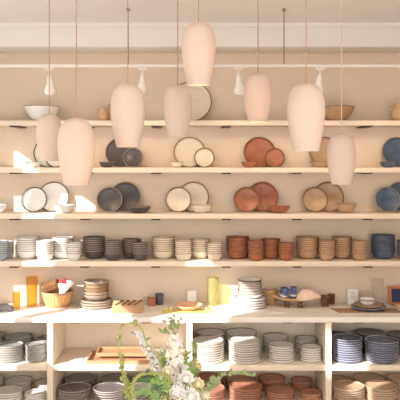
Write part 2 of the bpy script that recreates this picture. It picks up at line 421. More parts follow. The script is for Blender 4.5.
for m, rimm, st in (('white','rim',((27.8,23,237.5,1),(45,17.5,241,0),(62.5,21,237,1),(74,15,242.5,0))),
                 ('dark','rimlight',((94,22.5,236.5,1),(113.2,16.5,241,0),(131.5,19.5,238,1),(140.3,14.8,242,0))),
                 ('cream','rim',((163.4,23,236.8,1),(183.4,16.8,240.5,0),(200,19.5,238,1),(214.5,15,242,0))),
                 ('terra','rimd',((237.6,23,237.3,1),(255.8,16.6,241,0),(270.5,19.8,238.3,1),(286,15.4,242.3,0))),
                 ('tan','rim',((307.4,23,236.5,1),(327,16.3,239.5,0),(342,20.3,237,1),(359.3,15.3,241.2,0))),
                 ('blue','rimd',((383,23.5,235.5,1),(405.5,17,239.5,0)))):
    nm = ('the leftmost wide %s stack, lowest shelf', 'the %s stack beside the widest one', 'the rear narrow %s stack', 'the smallest %s stack, lowest shelf')
    if m == 'blue': nm = ('the wide %s stack, lowest shelf', 'the stack at the right picture edge%.0s')
    for (c, w, yt, b), ph in zip(st, nm):
        bstack(c, w, yt, YB if b else YS, m, rimm, ph % cn[m], 'stacked %s bowls' % cn[m], b)
bstack(0.5, 15, 241, YS, 'bluegrey', 'rim', 'the front stack at the left picture edge', 'stacked pale blue bowls', 0)
bstack(7.5, 12, 240, YB, 'bluegrey', 'rim', 'the rear stack beside the left picture edge', 'stacked pale blue bowls', 0)

# ------------------------------------------------------------------ plate stacks in the cabinet
def pstack(pxc, wpx, ytop, back, bay, m, rimm, cname, phrase):
    y = -.147 if back else -.412; d = 6.1+y; R = wpx/2*d/F
    if R > .11: R = min(R, .1325)
    z0 = CB if bay == 'u' else CL; p = .0182
    H = pz(ytop, d) - z0; n = max(2, round((H-PH)/p)+1)
    me = plate_mesh(R, m, rimm)
    for i in range(n):
        o = bpy.data.objects.new('plate', me); COL.objects.link(o); k = n-1-i
        o.location = (px(pxc,d)+rnd.uniform(-.002,.002), y+rnd.uniform(-.002,.001), z0+.0005+k*p); o.rotation_euler = (0,0,rnd.random()*6)
        tag(o, '%s %s plate of %s' % (ordw(i,n), cname, phrase), 'plate', 'stacked plates in the cabinet')
B1, B2, B3, B4 = 'left bay', 'second bay', 'third bay', 'right bay'
def row(items, bay, m, rimm, cname, where):
    nf = ['leftmost','second','third','fourth']
    for back in (0,1):
        its = [t for t in items if t[3] == back]
        for i, (c, w, yt, b) in enumerate(its):
            pstack(c, w, yt, back, bay, m if not isinstance(m, tuple) else m[back], rimm, cname, 'the %s %s stack, %s' % (nf[i], 'rear' if back else 'front', where))
row([(10,26,343.5,0),(36,20.5,343.5,0),(-7,24,334,1),(18.8,27,335,1),(47,22,337,1)], 'u', 'grey', 'rimlight', 'grey green', 'upper left bay')
row([(9,28,389.5,0),(35.5,21,391.5,0),(-8,24,378,1),(19.3,26,380,1),(46,22,382,1)], 'l', 'white', 'rimlight', 'white', 'lower left bay')
row([(207.8,35,340,0),(244.8,34.5,340,0),(281.3,26.5,343.5,0),(310.6,21.3,345,0),(210.5,29,331.5,1),(241.2,32,332,1),(275.8,25,335.5,1),(306,22,337,1)], 'u', 'white', 'rim', 'cream white', 'upper bay right of flowers')
row([(74.5,34.5,386.5,0),(109.5,34,386.5,0),(144,34,387,0),(80.5,33,376,1),(115,33,377,1),(149,33,377,1)], 'l', 'plum', 'rimpale', 'plum grey', 'lower bay behind flowers')
row([(208.5,34,386.5,0),(245.7,34.5,385,0),(280.3,28.5,388.5,0),(311,21,390.5,0),(208,31,377,1),(240.7,31.5,376,1),(272,26.5,376.5,1),(301.5,22,380,1)], 'l', 'pink', 'rim', 'terracotta', 'lower bay beside flowers')
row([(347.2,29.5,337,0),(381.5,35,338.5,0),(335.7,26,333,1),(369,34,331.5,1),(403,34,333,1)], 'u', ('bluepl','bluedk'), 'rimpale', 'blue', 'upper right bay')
row([(348,33,385.5,0),(381.8,35,385.5,0),(336.5,30,379,1),(369,34,376.5,1),(403,34,378,1)], 'l', 'tanpl', 'rimlight', 'sand', 'lower right bay')

# ------------------------------------------------------------------ second bay: boards and card
def onz(z, y): return 0
def placed(o, loc, rz=0): o.location = loc; o.rotation_euler = (0,0,rz); return o
def tray_bm(sx, sy, h, t=.012):
    bm = bmesh.new()
    box(bm, (-sx/2,-sy/2,0), (sx/2,sy/2,.01))
    for lo, hi in (((-sx/2,-sy/2,.01),(sx/2,-sy/2+t,h)), ((-sx/2,sy/2-t,.01),(sx/2,sy/2,h)), ((-sx/2,-sy/2+t,.01),(-sx/2+t,sy/2-t,h)), ((sx/2-t,-sy/2+t,.01),(sx/2,sy/2-t,h))):
        box(bm, lo, hi)
    return bm
o = obj('wooden_tray', tray_bm(.5,.3,.03), 'wood', None, 0); placed(o, (px(120,5.75), -.37, CB+.001))
tag(o, 'long honey wood tray lying lowest in the second cabinet bay', 'tray')
o = obj('wooden_tray', tray_bm(.44,.2,.028), 'wood', None, 0); placed(o, (px(123,5.8)+.01, -.31, CB+.0325))
tag(o, 'smaller honey wood tray lying on top of the long tray', 'tray')
bm = bmesh.new(); box(bm, (-.055,-.05,0), (.055,.05,.004), bev=.001)
tag(placed(obj('paper_card', bm, 'card'), (px(77,5.76), -.37, CB+.0005), .05), 'white paper card lying alone in the second cabinet bay', 'card')

# ------------------------------------------------------------------ worktop things
def cd(y): return (CZ-CT)*F/(y-HY)
def at(x, y, dz=.0005):
    d = cd(y); return (px(x,d), CY+d, CT+dz)
def cup_bm(R0, R1, h, t=.003, seg=32, lip=0):
    bm = bmesh.new()
    lathe(bm, [(0,0),(R0*.92,0),(R0,.004),(R0+(R1-R0)*.5,h*.5),(R1,h-.002),(R1+lip-t*.5,h),(R1-t,h-.002),(R0+(R1-R0)*.5-t,h*.5),(R0-t,.012),(0,.01)], seg); return bm
S_ = 5.95/F
# left edge: grey napkin pile
def crumple(sx, sy, h, seed, n=14):
    r = random.Random(seed); bm = bmesh.new(); g = bmesh.ops.create_grid(bm, x_segments=n, y_segments=n, size=.5)
    fr = [(r.uniform(4,11), r.uniform(4,11), r.uniform(0,6)) for _ in range(4)]
    for v in bm.verts:
        x, y = v.co.x, v.co.y; e = max(0, 1-(2*max(abs(x),abs(y)))**4)
        z = h*e*(.55 + .45*sum(math.sin(a*x+b*y+c) for a,b,c in fr)/4*1.6) + .004
        v.co = Vector((x*sx*(1+.12*math.sin(5*y+seed)), y*sy*(1+.12*math.sin(6*x+seed)), max(.003,z)))
    ext = bmesh.ops.extrude_face_region(bm, geom=list(bm.faces))
    for v in [e for e in ext['geom'] if isinstance(e, bmesh.types.BMVert)]: v.co.z = max(0, v.co.z-.003)
    return bm
tag(placed(obj('napkin', crumple(.17,.13,.05,3), 'greycloth', None, 60), at(3,310)), 'crumpled grey linen napkin on the worktop at the left picture edge', 'napkin')
tag(placed(obj('glass_tumbler', cup_bm(.03,.033,.135), 'amber'), at(16.5,308)), 'short amber glass tumbler on the worktop at left', 'glass')
tag(placed(obj('glass_vase', cup_bm(.046,.049,.245), 'amber'), at(31.8,305.5)), 'tall amber glass cylinder vase beside the splint basket', 'vase')
# splint basket
bloc = Vector(at(57.5,306.5)); bk = empty('splint_basket', bloc); tag(bk, 'round splint wood basket holding rolled cloths on the sunny worktop', 'basket')
def br(z): return .088 + .037*math.sin(min(1,z/.13)*PI*.5)
bm = bmesh.new(); ns = 26
lathe(bm, [(0,0),(.084,0),(.084,.006),(0,.006)], 32)
for k in range(ns):
    a = 2*PI*k/ns; wd = 2*PI*.1/ns*.42
    prev = None
    for j in range(6):
        z = .13*j/5; r = br(z); t = Vector((-math.sin(a),math.cos(a),0)); c = Vector((math.cos(a)*r, math.sin(a)*r, z)); n = Vector((math.cos(a),math.sin(a),0))
        w2 = wd*(r/.1)
        cur = [bm.verts.new(c-t*w2+n*.002), bm.verts.new(c+t*w2+n*.002), bm.verts.new(c+t*w2-n*.002), bm.verts.new(c-t*w2-n*.002)]
        if prev:
            for q in range(4): bm.faces.new([prev[q], prev[(q+1)%4], cur[(q+1)%4], cur[q]])
        else: bm.faces.new(cur[::-1])
        prev = cur
    bm.faces.new(prev)
obj('slats', bm, 'splint', bk, 30)
bm = bmesh.new(); lathe(bm, [(br(z)-.0035, z) for z in (.002,.03,.06,.09,.128)], 40); obj('lining', bm, 'woodlt', bk)
for z0, z1 in ((.008,.022),(.112,.134)):
    bm = bmesh.new(); a, b = br(z0), br(z1); lathe(bm, [(a+.002,z0),(a+.006,z0),(b+.006,z1),(b+.002,z1),(a+.002,z0)], 40); obj('band', bm, 'wood', bk)
def roll(name, m, L, R, loc, rot, label, grp='cloths in the splint basket'):
    bm = bmesh.new(); pr = [(0,-L/2+.004),(R*.4,-L/2),(R*.85,-L/2+.002),(R,-L/2+.01)] + [(R*(1+.05*math.sin(7*t)), -L/2+L*t) for t in (.2,.35,.5,.65,.8)] + [(R,L/2-.01),(R*.85,L/2-.002),(R*.4,L/2),(0,L/2-.004)]
    lathe(bm, pr, 20, wob=lambda u, z: .06*math.sin(u*2*PI*5)); o = obj(name, bm, m, None, 60); o.location = loc; o.rotation_euler = rot
    return tag(o, label, 'cloth', grp)
roll('rolled_cloth', 'browncloth', .15, .05, bloc+Vector((-.062,.0,.165)), (.2,1.2,.25), 'rolled brown woven cloth leaning left in the splint basket')
roll('rolled_cloth', 'redcloth', .11, .046, bloc+Vector((.03,.03,.18)), (.3,1.3,-.5), 'rolled raspberry red cloth in the middle of the splint basket')
o = placed(obj('linen_cloth', crumple(.15,.12,.07,9), 'cloth', None, 60), bloc+Vector((.075,-.01,.155)), .3); o.rotation_euler = (.1,-.75,.3)
tag(o, 'white linen cloth poking out of the splint basket at right', 'cloth')
bm = bmesh.new(); box(bm, (-.045,-.03,0), (.045,.03,.006), bev=.002)
tag(placed(obj('paper_card', bm, 'card'), at(71.5,311), -.2), 'small white card lying before the splint basket', 'card')
# ware stacks on worktop
def ware(x, yb, specs, cname, phrase, grp):
    loc = Vector(at(x, yb)); z = 0; n = len(specs)
    for i, (kind, R, h, step, m, rimm, tilt) in enumerate(specs):
        me = plate_mesh(R, m, rimm) if kind == 'plate' else bowl_mesh(R, h, m, rimm, True)
        o = link(kind, me); o.location = loc + Vector((rnd.uniform(-.003,.003),0,z)); o.rotation_euler = (0, tilt, rnd.random()*0)
        tag(o, '%s %s %s of %s' % (ordw(n-1-i,n), cname, kind, phrase), kind, grp); z += step
k = S_
ware(96.5, 307, [('plate',.135,0,.0205,'greybrown','rimlight',0),('plate',.134,0,.0205,'greybrown','rimlight',0),('plate',.133,0,.0205,'greybrown','rimlight',0),
    ('bowl',.108,.05,.024,'greybrown','rimlight',0),('bowl',.108,.05,.026,'greybrown','rimlight',0),
    ('bowl',.106,.05,.021,'tan','rim',.02),('bowl',.106,.05,.021,'tan','rim',-.02),('bowl',.105,.05,.021,'tanpl','rim',.02),('bowl',.105,.05,.021,'greybrown','rimlight',.03)], 'brownish', 'the mixed stack beside the splint basket', 'mixed stack beside the basket')
ware(250, 307, [('plate',.136,0,.0205,'white','rimlight',0),('plate',.135,0,.0205,'white','rimlight',0),('plate',.134,0,.0205,'white','rimlight',0),('plate',.133,0,.02,'white','rimlight',0),
    ('bowl',.112,.05,.022,'white','rimlight',0),('bowl',.112,.05,.026,'white','rimlight',0),
    ('bowl',.103,.05,.019,'white','rimlight',0),('bowl',.103,.05,.019,'white','rimlight',0),('bowl',.103,.05,.019,'white','rimlight',0),('bowl',.103,.05,.019,'white','rimd',0)], 'white', 'the tall mixed stack on the worktop', 'white stack on the worktop')
# cutlery box
cb = empty('cutlery_box', at(128,311.5)); tag(cb, 'shallow pale wood box displaying dark spoons on the worktop front', 'box')
bm = bmesh.new(); vs = box(bm, (-.125,-.055,0), (.125,.055,.05))
for v in vs:
    if v.co.z > .02 and v.co.y > 0: v.co.z += .028
obj('body', bm, 'woodlt', cb, 0)
bm = bmesh.new(); box(bm, (-.125,-.061,0), (.125,-.0555,.056), bev=.001); obj('front_panel', bm, 'wood', cb)
for i in range(4):
    sp = bmesh.new(); x = -.078+.052*i
    tube(sp, [(-.022,-.035,.056+.006),(.004,.0,.066+.006),(.018,.022,.0715+.008)], [.0045,.004,.005], 8)
    ball(sp, (.025,.033,.083), .014, 2, (.8,1.1,.5))
    s = obj('spoon', sp, 'wooddk'); s.location = Vector(at(128,311.5))+Vector((x,0,0))
    tag(s, '%s dark wooden spoon laid across the shallow box' % ['leftmost','second from left','third from left','rightmost'][i], 'spoon', 'spoons on the box')
tag(placed(obj('glass_tumbler', cup_bm(.026,.028,.085), 'clear'), at(146.5,304.2)), 'small clear tumbler behind the copper cup', 'glass')
tag(placed(obj('cup', cup_bm(.032,.036,.066,.004), 'coppercup'), at(151.5,305.6)), 'copper brown clay cup left of the slate cup', 'cup')
tag(placed(obj('cup', cup_bm(.031,.037,.09,.004), 'slate'), at(159.3,304.3)), 'taller slate grey clay cup on the worktop', 'cup')
# yellow mat, copper bowl etc
bm = bmesh.new(); box(bm, (-.175,-.062,0), (.175,.062,.004), bev=.001)
tag(placed(obj('table_mat', bm, 'yellow'), at(183.5,311.7)), 'yellow cloth mat on the worktop front below the copper plate', 'mat')
o = link('shallow_bowl', bowl_mesh(.118,.04,'copper','copper',True)); placed(o, at(188.5,309.6,.005)); tag(o, 'shallow copper pink bowl resting on the yellow mat', 'bowl')
for i, (x, y, l) in enumerate(((166.8,313,'leftmost tiny lime shot glass on the yellow mat'),(170.8,313,'tiny lime shot glass right beside the leftmost one'),(206,313,'tiny lime shot glass right of the copper bowl'),(210.5,313.2,'tiny lime shot glass before the tall lime vase'))):
    tag(placed(obj('shot_glass', cup_bm(.011,.013,.045,.002,20), 'lime'), at(x,y,.005 if x < 200 else .0005)), l, 'glass', 'tiny lime glasses')
def tent(x, y, w, h, label, lines):
    loc = at(x,y); r = empty('tent_card', loc); tag(r, label, 'card', 'white tent cards')
    bm = bmesh.new()
    for s in (-1,1):
        vs = box(bm, (-w/2,-.001,0), (w/2,.001,h)); 
        for v in vs: v.co.y += s*(.022 - .02*v.co.z/h)
    obj('card', bm, 'card', r, 0)
    if lines:
        bm = bmesh.new()
        for q in range(lines):
            zz = h*(.78-.13*q); ww = w*(.3 - .05*(q%2)); vs = box(bm, (-ww,-.0018,zz), (ww,-.0012,zz+.0035))
            for v in vs: v.co.y += -(.022 - .02*v.co.z/h)
        obj('print', bm, 'ink', r, 0)
tent(192, 303.6, .078, .112, 'white tent card behind the copper bowl', 0)
tent(352.5, 303.8, .09, .125, 'white tent card beside the clear tumbler at right', 4)
tag(placed(obj('glass_vase', cup_bm(.047,.049,.235), 'lime'), at(213,305)), 'tall lime glass cylinder vase beside the tall white stack', 'vase')
# wicker + boat dish group
bm = bmesh.new()
lathe(bm, [(0,0),(.05,0),(.056,.02),(.066,.06),(.07,.1),(.074,.125),(.068,.127),(.062,.1),(.05,.02),(0,.015)], 36, wob=lambda u, z: .03*math.sin(u*2*PI*12)*math.cos(z*200))
o = placed(obj('wicker_basket', bm, 'wicker'), at(270.5,303.9)); o.scale = (.85,.85,1); tag(o, 'tan wicker basket behind the wooden boat dish', 'basket')
bl = Vector(at(293,307)); bd = empty('boat_dish', bl, -.08); tag(bd, 'long boat shaped wooden dish on feet holding cloths', 'dish')
bm = bmesh.new(); NU, NV = 20, 8
def boat(u, v, off):
    L = .19; ux = (u*2-1); wv = .062*(1-abs(ux)**2.4)+.006; a = (v*2-1)
    return Vector((ux*L, a*wv*(1 if off == 0 else .9), .042 + .05*abs(ux)**2 + .03*abs(a)**2*(1-abs(ux)**3) + (.007 if off else 0)))
gr = [[[bm.verts.new(boat(i/NU, j/NV, o_)) for j in range(NV+1)] for i in range(NU+1)] for o_ in (0,1)]
for o_ in (0,1):
    for i in range(NU):
        for j in range(NV): bm.faces.new([gr[o_][i][j], gr[o_][i+1][j], gr[o_][i+1][j+1], gr[o_][i][j+1]])
for i in range(NU):
    for j in (0,NV): bm.faces.new([gr[0][i][j], gr[0][i+1][j], gr[1][i+1][j], gr[1][i][j]])
for j in range(NV):
    for i in (0,NU): bm.faces.new([gr[0][i][j], gr[0][i][j+1], gr[1][i][j+1], gr[1][i][j]])
obj('hull', bm, 'woodlt', bd, 60)
for x in (-.055, .06):
    bm = bmesh.new(); box(bm, (x-.022,-.03,0), (x+.022,.03,.046), bev=.004); obj('foot', bm, 'wooddk', bd)
for x, y, L, rot, l in ((284,.0,.105,(.15,.25,0),'fatter blue patterned rolled napkin in the boat dish, left one'),(293.5,.008,.115,(.1,.05,.2),'slimmer blue patterned rolled napkin in the boat dish, right one')):
    d = 6.1+bl.y; o = roll('rolled_napkin', 'bluecloth', L, .036 if x < 290 else .028, Vector((px(x,d), bl.y+y, CT+.115)), rot, l, 'blue napkins in the boat dish')
    bm = bmesh.new(); R = .0385 if x < 290 else .0305; lathe(bm, [(R-.003,-.02),(R,-.02),(R,-.006),(R-.003,-.006),(R-.003,-.02)], 24); obj('napkin_ring', bm, 'cloth', o)
o = placed(obj('linen_cloth', crumple(.2,.13,.085,21), 'pinkcloth', None, 60), Vector((px(308,6.1+bl.y), bl.y, CT+.075)), .2); o.rotation_euler = (0,-.12,.2)
tag(o, 'crumpled blush linen cloth heaped on the boat dish', 'cloth')
bm = bmesh.new(); box(bm, (-.065,-.028,0), (.065,.028,.012), bev=.004)
tag(placed(obj('folded_napkin', bm, 'cloth'), at(275.5,313), .1), 'small white folded napkin on the worktop front before the boat dish', 'napkin')
tag(placed(obj('glass_tumbler', cup_bm(.034,.038,.09), 'brownglass'), at(325,306)), 'brown glass tumbler right of the boat dish, nearer one', 'glass', 'brown tumblers')
tag(placed(obj('glass_tumbler', cup_bm(.028,.032,.085), 'brownglass'), at(331.5,303.8)), 'brown glass tumbler half hidden behind the nearer brown one', 'glass', 'brown tumblers')
tag(placed(obj('glass_tumbler', cup_bm(.042,.044,.115), 'clear'), at(365,304.8)), 'clear straight tumbler between the tent card and tall cylinder', 'glass')
tag(placed(obj('glass_vase', cup_bm(.05,.052,.22,lip=.006), 'clear'), at(377.8,304.8)), 'tall clear glass cylinder vase behind the blue place setting', 'vase')
# place setting
bm = bmesh.new(); box(bm, (-.27,-.085,0), (.27,.085,.003), bev=.001)
for v in bm.verts: v.co.x += -.25*v.co.y
tag(placed(obj('place_mat', bm, 'mat'), at(367,310.7)), 'brown woven place mat under the blue plate at right', 'mat')
o = link('dinner_plate', plate_mesh(.145,'blue','rimlight')); placed(o, at(368.5,309.2,.004)); tag(o, 'blue dinner plate on the brown woven place mat', 'plate')
o = link('salad_plate', plate_mesh(.115,'tan','rim')); placed(o, at(368.5,309.2,.0215)); tag(o, 'tan plate sitting on the blue dinner plate', 'plate')
o = link('bowl', bowl_mesh(.068,.05,'white','rimlight',True)); placed(o, at(367,309.2,.039)); tag(o, 'small white bowl on top of the tan and blue plates', 'bowl')
for i, (dx, nme) in enumerate(((0,'fork'),(.03,'knife'))):
    bm = bmesh.new()
    box(bm, (-.004,-.07,0), (.004,.03,.003), bev=.001)
    if nme == 'knife': box(bm, (-.007,.03,0), (.007,.075,.002))
    else:
        box(bm, (-.009,.03,0), (.009,.042,.003))
        for q in (-.0075,-.0025,.0025,.0075): box(bm, (q-.0012,.042,0), (q+.0012,.07,.003))
    o = obj(nme, bm, 'silver'); p = at(391,309.8,.0035); o.location = (p[0]+dx, p[1], p[2]); o.rotation_euler = (0,0,.1)
    tag(o, 'silver %s laid right of the blue plate' % nme, nme)
# framed navy panel
fl = Vector(at(401,304.6)); fp = empty('framed_board', fl); tag(fp, 'navy board in an orange wood frame leaning at right', 'board')
a = math.radians(14); mxr = Matrix.Rotation(-a, 4, 'X')
w, h, t = .2, .155, .02
bm = bmesh.new()
for lo, hi in (((-w/2,-.012,0),(w/2,.012,t)), ((-w/2,-.012,h-t),(w/2,.012,h)), ((-w/2,-.012,t),(-w/2+t,.012,h-t)), ((w/2-t,-.012,t),(w/2,.012,h-t))): box(bm, lo, hi, mxr, )
obj('frame', bm, 'orangewood', fp, 0)
bm = bmesh.new(); box(bm, (-w/2+t,-.004,t), (w/2-t,.01,h-t), mxr); obj('panel', bm, 'navy', fp, 0)
bm = bmesh.new(); box(bm, (-.07,-.035,0), (.07,.035,.028), bev=.005)
tag(placed(obj('wooden_block', bm, 'woodlt'), at(404,307.8), .15), 'pale wooden block before the framed navy board', 'block')

# ------------------------------------------------------------------ track and spotlights
TD = 5.2; TY = CY+TD; TZ = pz(66,TD)
tr = empty('light_track', (0,TY,TZ)); tag(tr, 'white horizontal lighting track hung from the ceiling on thin rods', 'track')
bm = bmesh.new(); box(bm, (-2.2,-.014,-.012), (2.4,.014,.012), bev=.003); obj('rail', bm, 'track', tr)
for x in (-27.5,128.3,284,440):
    bm = bmesh.new(); X = px(x,TD); tube(bm, [(X,0,.0122),(X,0,ZC-TZ-.012)], .0042, 8); rr = obj('rod', bm, 'rod', tr)
    bm = bmesh.new(); lathe(bm, [(0,-.022),(.008,-.022),(.014,-.012),(.014,0),(0,0)], 16, Matrix.Translation((X,0,ZC-TZ-.0005))); obj('mount', bm, 'rod', rr)
for x, tx, nm in ((49.5,0,'first from the left, behind a cord'),(142.5,.05,'second from the left'),(238.5,-.06,'third from the left'),(319.8,.05,'rightmost')):
    X = px(x,TD); r = empty('track_spotlight', (X,TY,TZ-.0122)); tag(r, 'white bulb shaped track spotlight, %s' % nm, 'spotlight', 'track spotlights')
    bm = bmesh.new(); box(bm, (-.032,-.013,-.018), (.032,.013,0), bev=.003); obj('adapter', bm, 'track', r)
    bm = bmesh.new(); tube(bm, [(0,0,-.016),(0,0,-.06)], .0075, 10); obj('stem', bm, 'track', r)
    bm = bmesh.new()
    mx = Matrix.Translation((0,0,-.055)) @ Matrix.Rotation(tx*1.6,4,'Y') @ Matrix.Rotation(.28,4,'X')
    lathe(bm, [(0,.0),(.012,0),(.02,-.012),(.022,-.05),(.03,-.075),(.045,-.105),(.047,-.125),(.039,-.14),(.02,-.149),(0,-.151)], 28, mx); obj('lamp_head', bm, 'lampwhite', r)

# ------------------------------------------------------------------ pendants
def pendant(x0, x1, yt, yb, d, label, cordm='cord', pw=.9):
    cx = (x0+x1)/2; R = (x1-x0)/2*d/F; H = (yb-yt)*d/F
    base = Vector((px(cx,d), CY+d, pz(yb-1,d)))
    r = empty('pendant_lamp', base); tag(r, label, 'lamp', 'porcelain pendant lamps')
    out = [(.66,0),(.77,.12),(.88,.27),(.965,.43),(1,.57),(.985,.69),(.92,.80),(.79,.89),(.58,.955),(.30,.99),(.09,1.0)]
    t = .0055
    bm = bmesh.new(); pr = [(a*R, b*H) for a, b in out]; ins = [(max(.002,a*R-t), b*H-(t if b > .9 else 0)) for a, b in out[::-1]]
    prof = pr + ins; prof[-1] = (prof[-1][0], 0.0); prof.append(prof[0])
    P = smoothpath([(a,0,b) for a,b in pr], 3); Q = smoothpath([(a,0,b) for a,b in ins], 3)
    prof = [(p.x, p.z) for p in P] + [(max(.0015,p.x), p.z) for p in Q] + [(pr[0][0], 0)]
    lathe(bm, prof, 48); bmesh.ops.remove_doubles(bm, verts=bm.verts, dist=1e-6); obj('shade', bm, 'shade', r, 60)
    bm = bmesh.new(); tube(bm, [(0,0,H*.80),(0,0,ZC-base.z-.001)], .0033 if d > 4 else .0028, 8); obj('cord', bm, cordm, r)
    bm = bmesh.new(); lathe(bm, [(0,-.02),(.02,-.02),(.045,-.012),(.05,0),(0,0)], 24, Matrix.Translation((0,0,ZC-base.z-.0005))); obj('ceiling_rose', bm, 'track', r)
    bm = bmesh.new(); lathe(bm, [(0,H*.47),(.012,H*.475),(.024,H*.52),(.028,H*.57),(.022,H*.64),(.013,H*.69),(.013,H*.8),(0,H*.8)], 20); obj('bulb', bm, 'bulb', r)
    L = bpy.data.lights.new('pendant glow', 'POINT'); L.energy = pw*.32; L.color = (1,.72,.44); L.shadow_soft_size = .03
    lo = bpy.data.objects.new('pendant_glow', L); COL.objects.link(lo); lo.location = (0,0,H*.42); lo.parent = r
pendant(36.5,62,114.5,162,4.75,'pale porcelain pendant lamp farthest left, partly behind a nearer pendant')
pendant(57.7,95,119,186,3.6,'large porcelain pendant lamp hanging low at left, glowing upper half', pw=5)
pendant(110.8,145,84.5,148.3,3.75,'large porcelain pendant lamp before the charcoal plates')
pendant(163.5,192,85.5,137.5,4.6,'smaller porcelain pendant lamp overlapping the large cream platter')
pendant(181.5,215.8,23,86,3.75,'highest hung porcelain pendant lamp, near the top center', pw=2)
pendant(244,272,73.5,123,4.6,'smaller porcelain pendant lamp above the terracotta plates, glowing', pw=4)
pendant(287.3,325,84,152.3,3.5,'largest porcelain pendant lamp, right of center')
pendant(327,356,134.3,185.3,4.5,'small low porcelain pendant lamp on a cream cord at right','cordl')

# ------------------------------------------------------------------ flowers
FD = 3.9
def Wf(x, y, dd=0): return W(x, y, FD+dd)
def rel(o_, ps): return [Vector(p)-o_ for p in ps]
VT = Vector((px(166,FD), CY+FD, .70))
vz = bmesh.new(); 
lathe(vz, [(0,0),(.07,0),(.085,.03),(.1,.12),(.09,.2),(.065,.25),(.072,.27),(.066,.27),(.058,.25),(.08,.2),(.09,.12),(.07,.03),(0,.02)], 32)
o = obj('vase', vz, 'vase'); o.location = VT - Vector((0,0,.27)); tag(o, 'stoneware vase holding the bouquet below the picture edge', 'vase')
bm = bmesh.new(); lathe(bm, [(0,0),(.2,0),(.2,.02),(.05,.03),(.045,.40),(.25,.42),(.25,.4495),(0,.4495)], 40)
o = obj('pedestal_table', bm, 'woodlt'); o.location = (VT.x, VT.y, -.0195); tag(o, 'round pedestal table under the flower vase', 'table')
def flower(name, label, cat='flower'):
    r = empty(name, VT + Vector((rnd.uniform(-.03,.03), rnd.uniform(-.03,.03), -.1))); tag(r, label, cat, 'stems of the bouquet'); return r
def fobj(name, bm, m, r, smooth=50):
    for v in bm.verts: v.co -= r.location
    return obj(name, bm, m, r, smooth)
def stemto(r, pts, rad=.0035, m='stem', n=6):
    bm = bmesh.new(); base = r.location
    P = smoothpath([base, base+Vector((0,0,.1))] + [Vector(p) for p in pts], n); tube(bm, P, rad, 7); fobj('stem', bm, m, r); return P
# amaranth arch with hanging tassel
r = flower('amaranth_stem', 'arching chartreuse amaranth stem with round hanging clusters, left of bouquet')
P = stemto(r, [Wf(168,385,-.05), Wf(158,357,-.08), Wf(150,347,-.1), Wf(145,339,-.1), Wf(142,329,-.12), Wf(135,323,-.13), Wf(127,323.5,-.15), Wf(121,327,-.17), Wf(118.5,337,-.18), Wf(119.5,350,-.18), Wf(121.5,362,-.18), Wf(123,376,-.18), Wf(127,390,-.18), Wf(131,404,-.18)], .0045, 'amaranth')
for x, y, rr in ((118.4,337,2.6),(135,322,2.2),(136,325,1.5),(123,324.5,1.2),(121,354.5,2.6),(122,362,2.8),(121.5,367.5,2.4),(124,373,2.4),(123.5,378,2.8),(126,382,2.6),(130,386,2.4),(127.5,391,3),(132,393,2.6),(129,397,3.2),(134,399,2.8)):
    bm = bmesh.new(); c = Wf(x,y,-.18 if x < 133 or y > 340 else -.13); R = 1.3*rr*(FD-.18)/F
    for q in range(16):
        v = Vector((rnd.gauss(0,1),rnd.gauss(0,1),rnd.gauss(0,1))).normalized(); ball(bm, c+v*R*.7, R*.42, 1)
    fobj('cluster', bm, 'amaranth', r)
# second amaranth: low arch
r = flower('amaranth_stem', 'low chartreuse amaranth arch curving over the fern in the bouquet')
P = stemto(r, [Wf(176,395,-.15), Wf(171,383,-.2), Wf(166,376,-.22), Wf(155,373.5,-.24), Wf(142,374.5,-.25), Wf(135,380,-.26), Wf(132,390,-.26), Wf(134,404,-.26)], .005, 'amaranth')
bm = bmesh.new()
for p in P[10:]:
    for q in range(4):
        v = Vector((rnd.gauss(0,1),rnd.gauss(0,1),rnd.gauss(0,1))).normalized(); ball(bm, p+v*.009, rnd.uniform(.004,.007), 1)
fobj('blossoms', bm, 'amaranth', r)
# spikes
def spike(name, label, pts, m, r0, r1, n, fr, dd, t0=.35, lm='leafgrey', leaves=0):
    r = flower(name, label); P = stemto(r, [Wf(x,y,dd) for x, y in pts], .0035)
    bm = bmesh.new(); L = len(P)-1
    for i in range(n):
        t = t0 + (1-t0)*(i+.5)/n; f = t*L; a = int(f); p = P[a].lerp(P[min(a+1,L)], f-a); tan = (P[min(a+1,L)]-P[max(a-1,0)]).normalized()
        q = (t-t0)/(1-t0); R = (r0*(1-q)+r1*q)
        u = tan.orthogonal().normalized(); v = tan.cross(u); an = i*2.4
        o = (u*math.cos(an)+v*math.sin(an)); floret(bm, p+o*R*rnd.uniform(.35,.95)+tan*rnd.uniform(-.006,.006), o+tan*rnd.uniform(-.2,.7)+Vector((0,-.4,0)), fr*(1-.4*q)*rnd.uniform(.75,1.15))
    fobj('blossoms', bm, m, r)
    bm = bmesh.new()
    for i in range(leaves):
        t = .15+.85*i/leaves; p = P[int(t*L)]; an = i*2.4; leafm(bm, p, (math.cos(an), -.4, .5), (0,-1,.5), .05, .016)
    if leaves: fobj('leaves', bm, lm, r)
    else: bm.free()
    return r, P
r, P = spike('stock_flower', 'tall white stock spike in the middle of the bouquet', [(176,390),(175.5,372),(175.5,350),(175,333)], 'petalw', .056, .046, 120, .021, 0, .40, leaves=6)
bm = bmesh.new()
for (x0,y0,x1,y1) in ((175,334,165,319),(175,334,174,318),(175,334,181,322),(176,334,162,332),(175.5,336,170,322)):
    tube(bm, [Wf(x0,y0), Wf(x1,y1,-.02)], .002, 6)
    for q in (.5,.7,.85,1.0):
        p = Wf(x0,y0).lerp(Wf(x1,y1,-.02), q); leafm(bm, p, (rnd.uniform(-1,1), -.5, rnd.uniform(.1,1)), (0,-1,.3), .035, .017)
        ball(bm, p, .006, 1, (1,1,1.4))
fobj('buds', bm, 'leafgrey', r)
bm = bmesh.new()
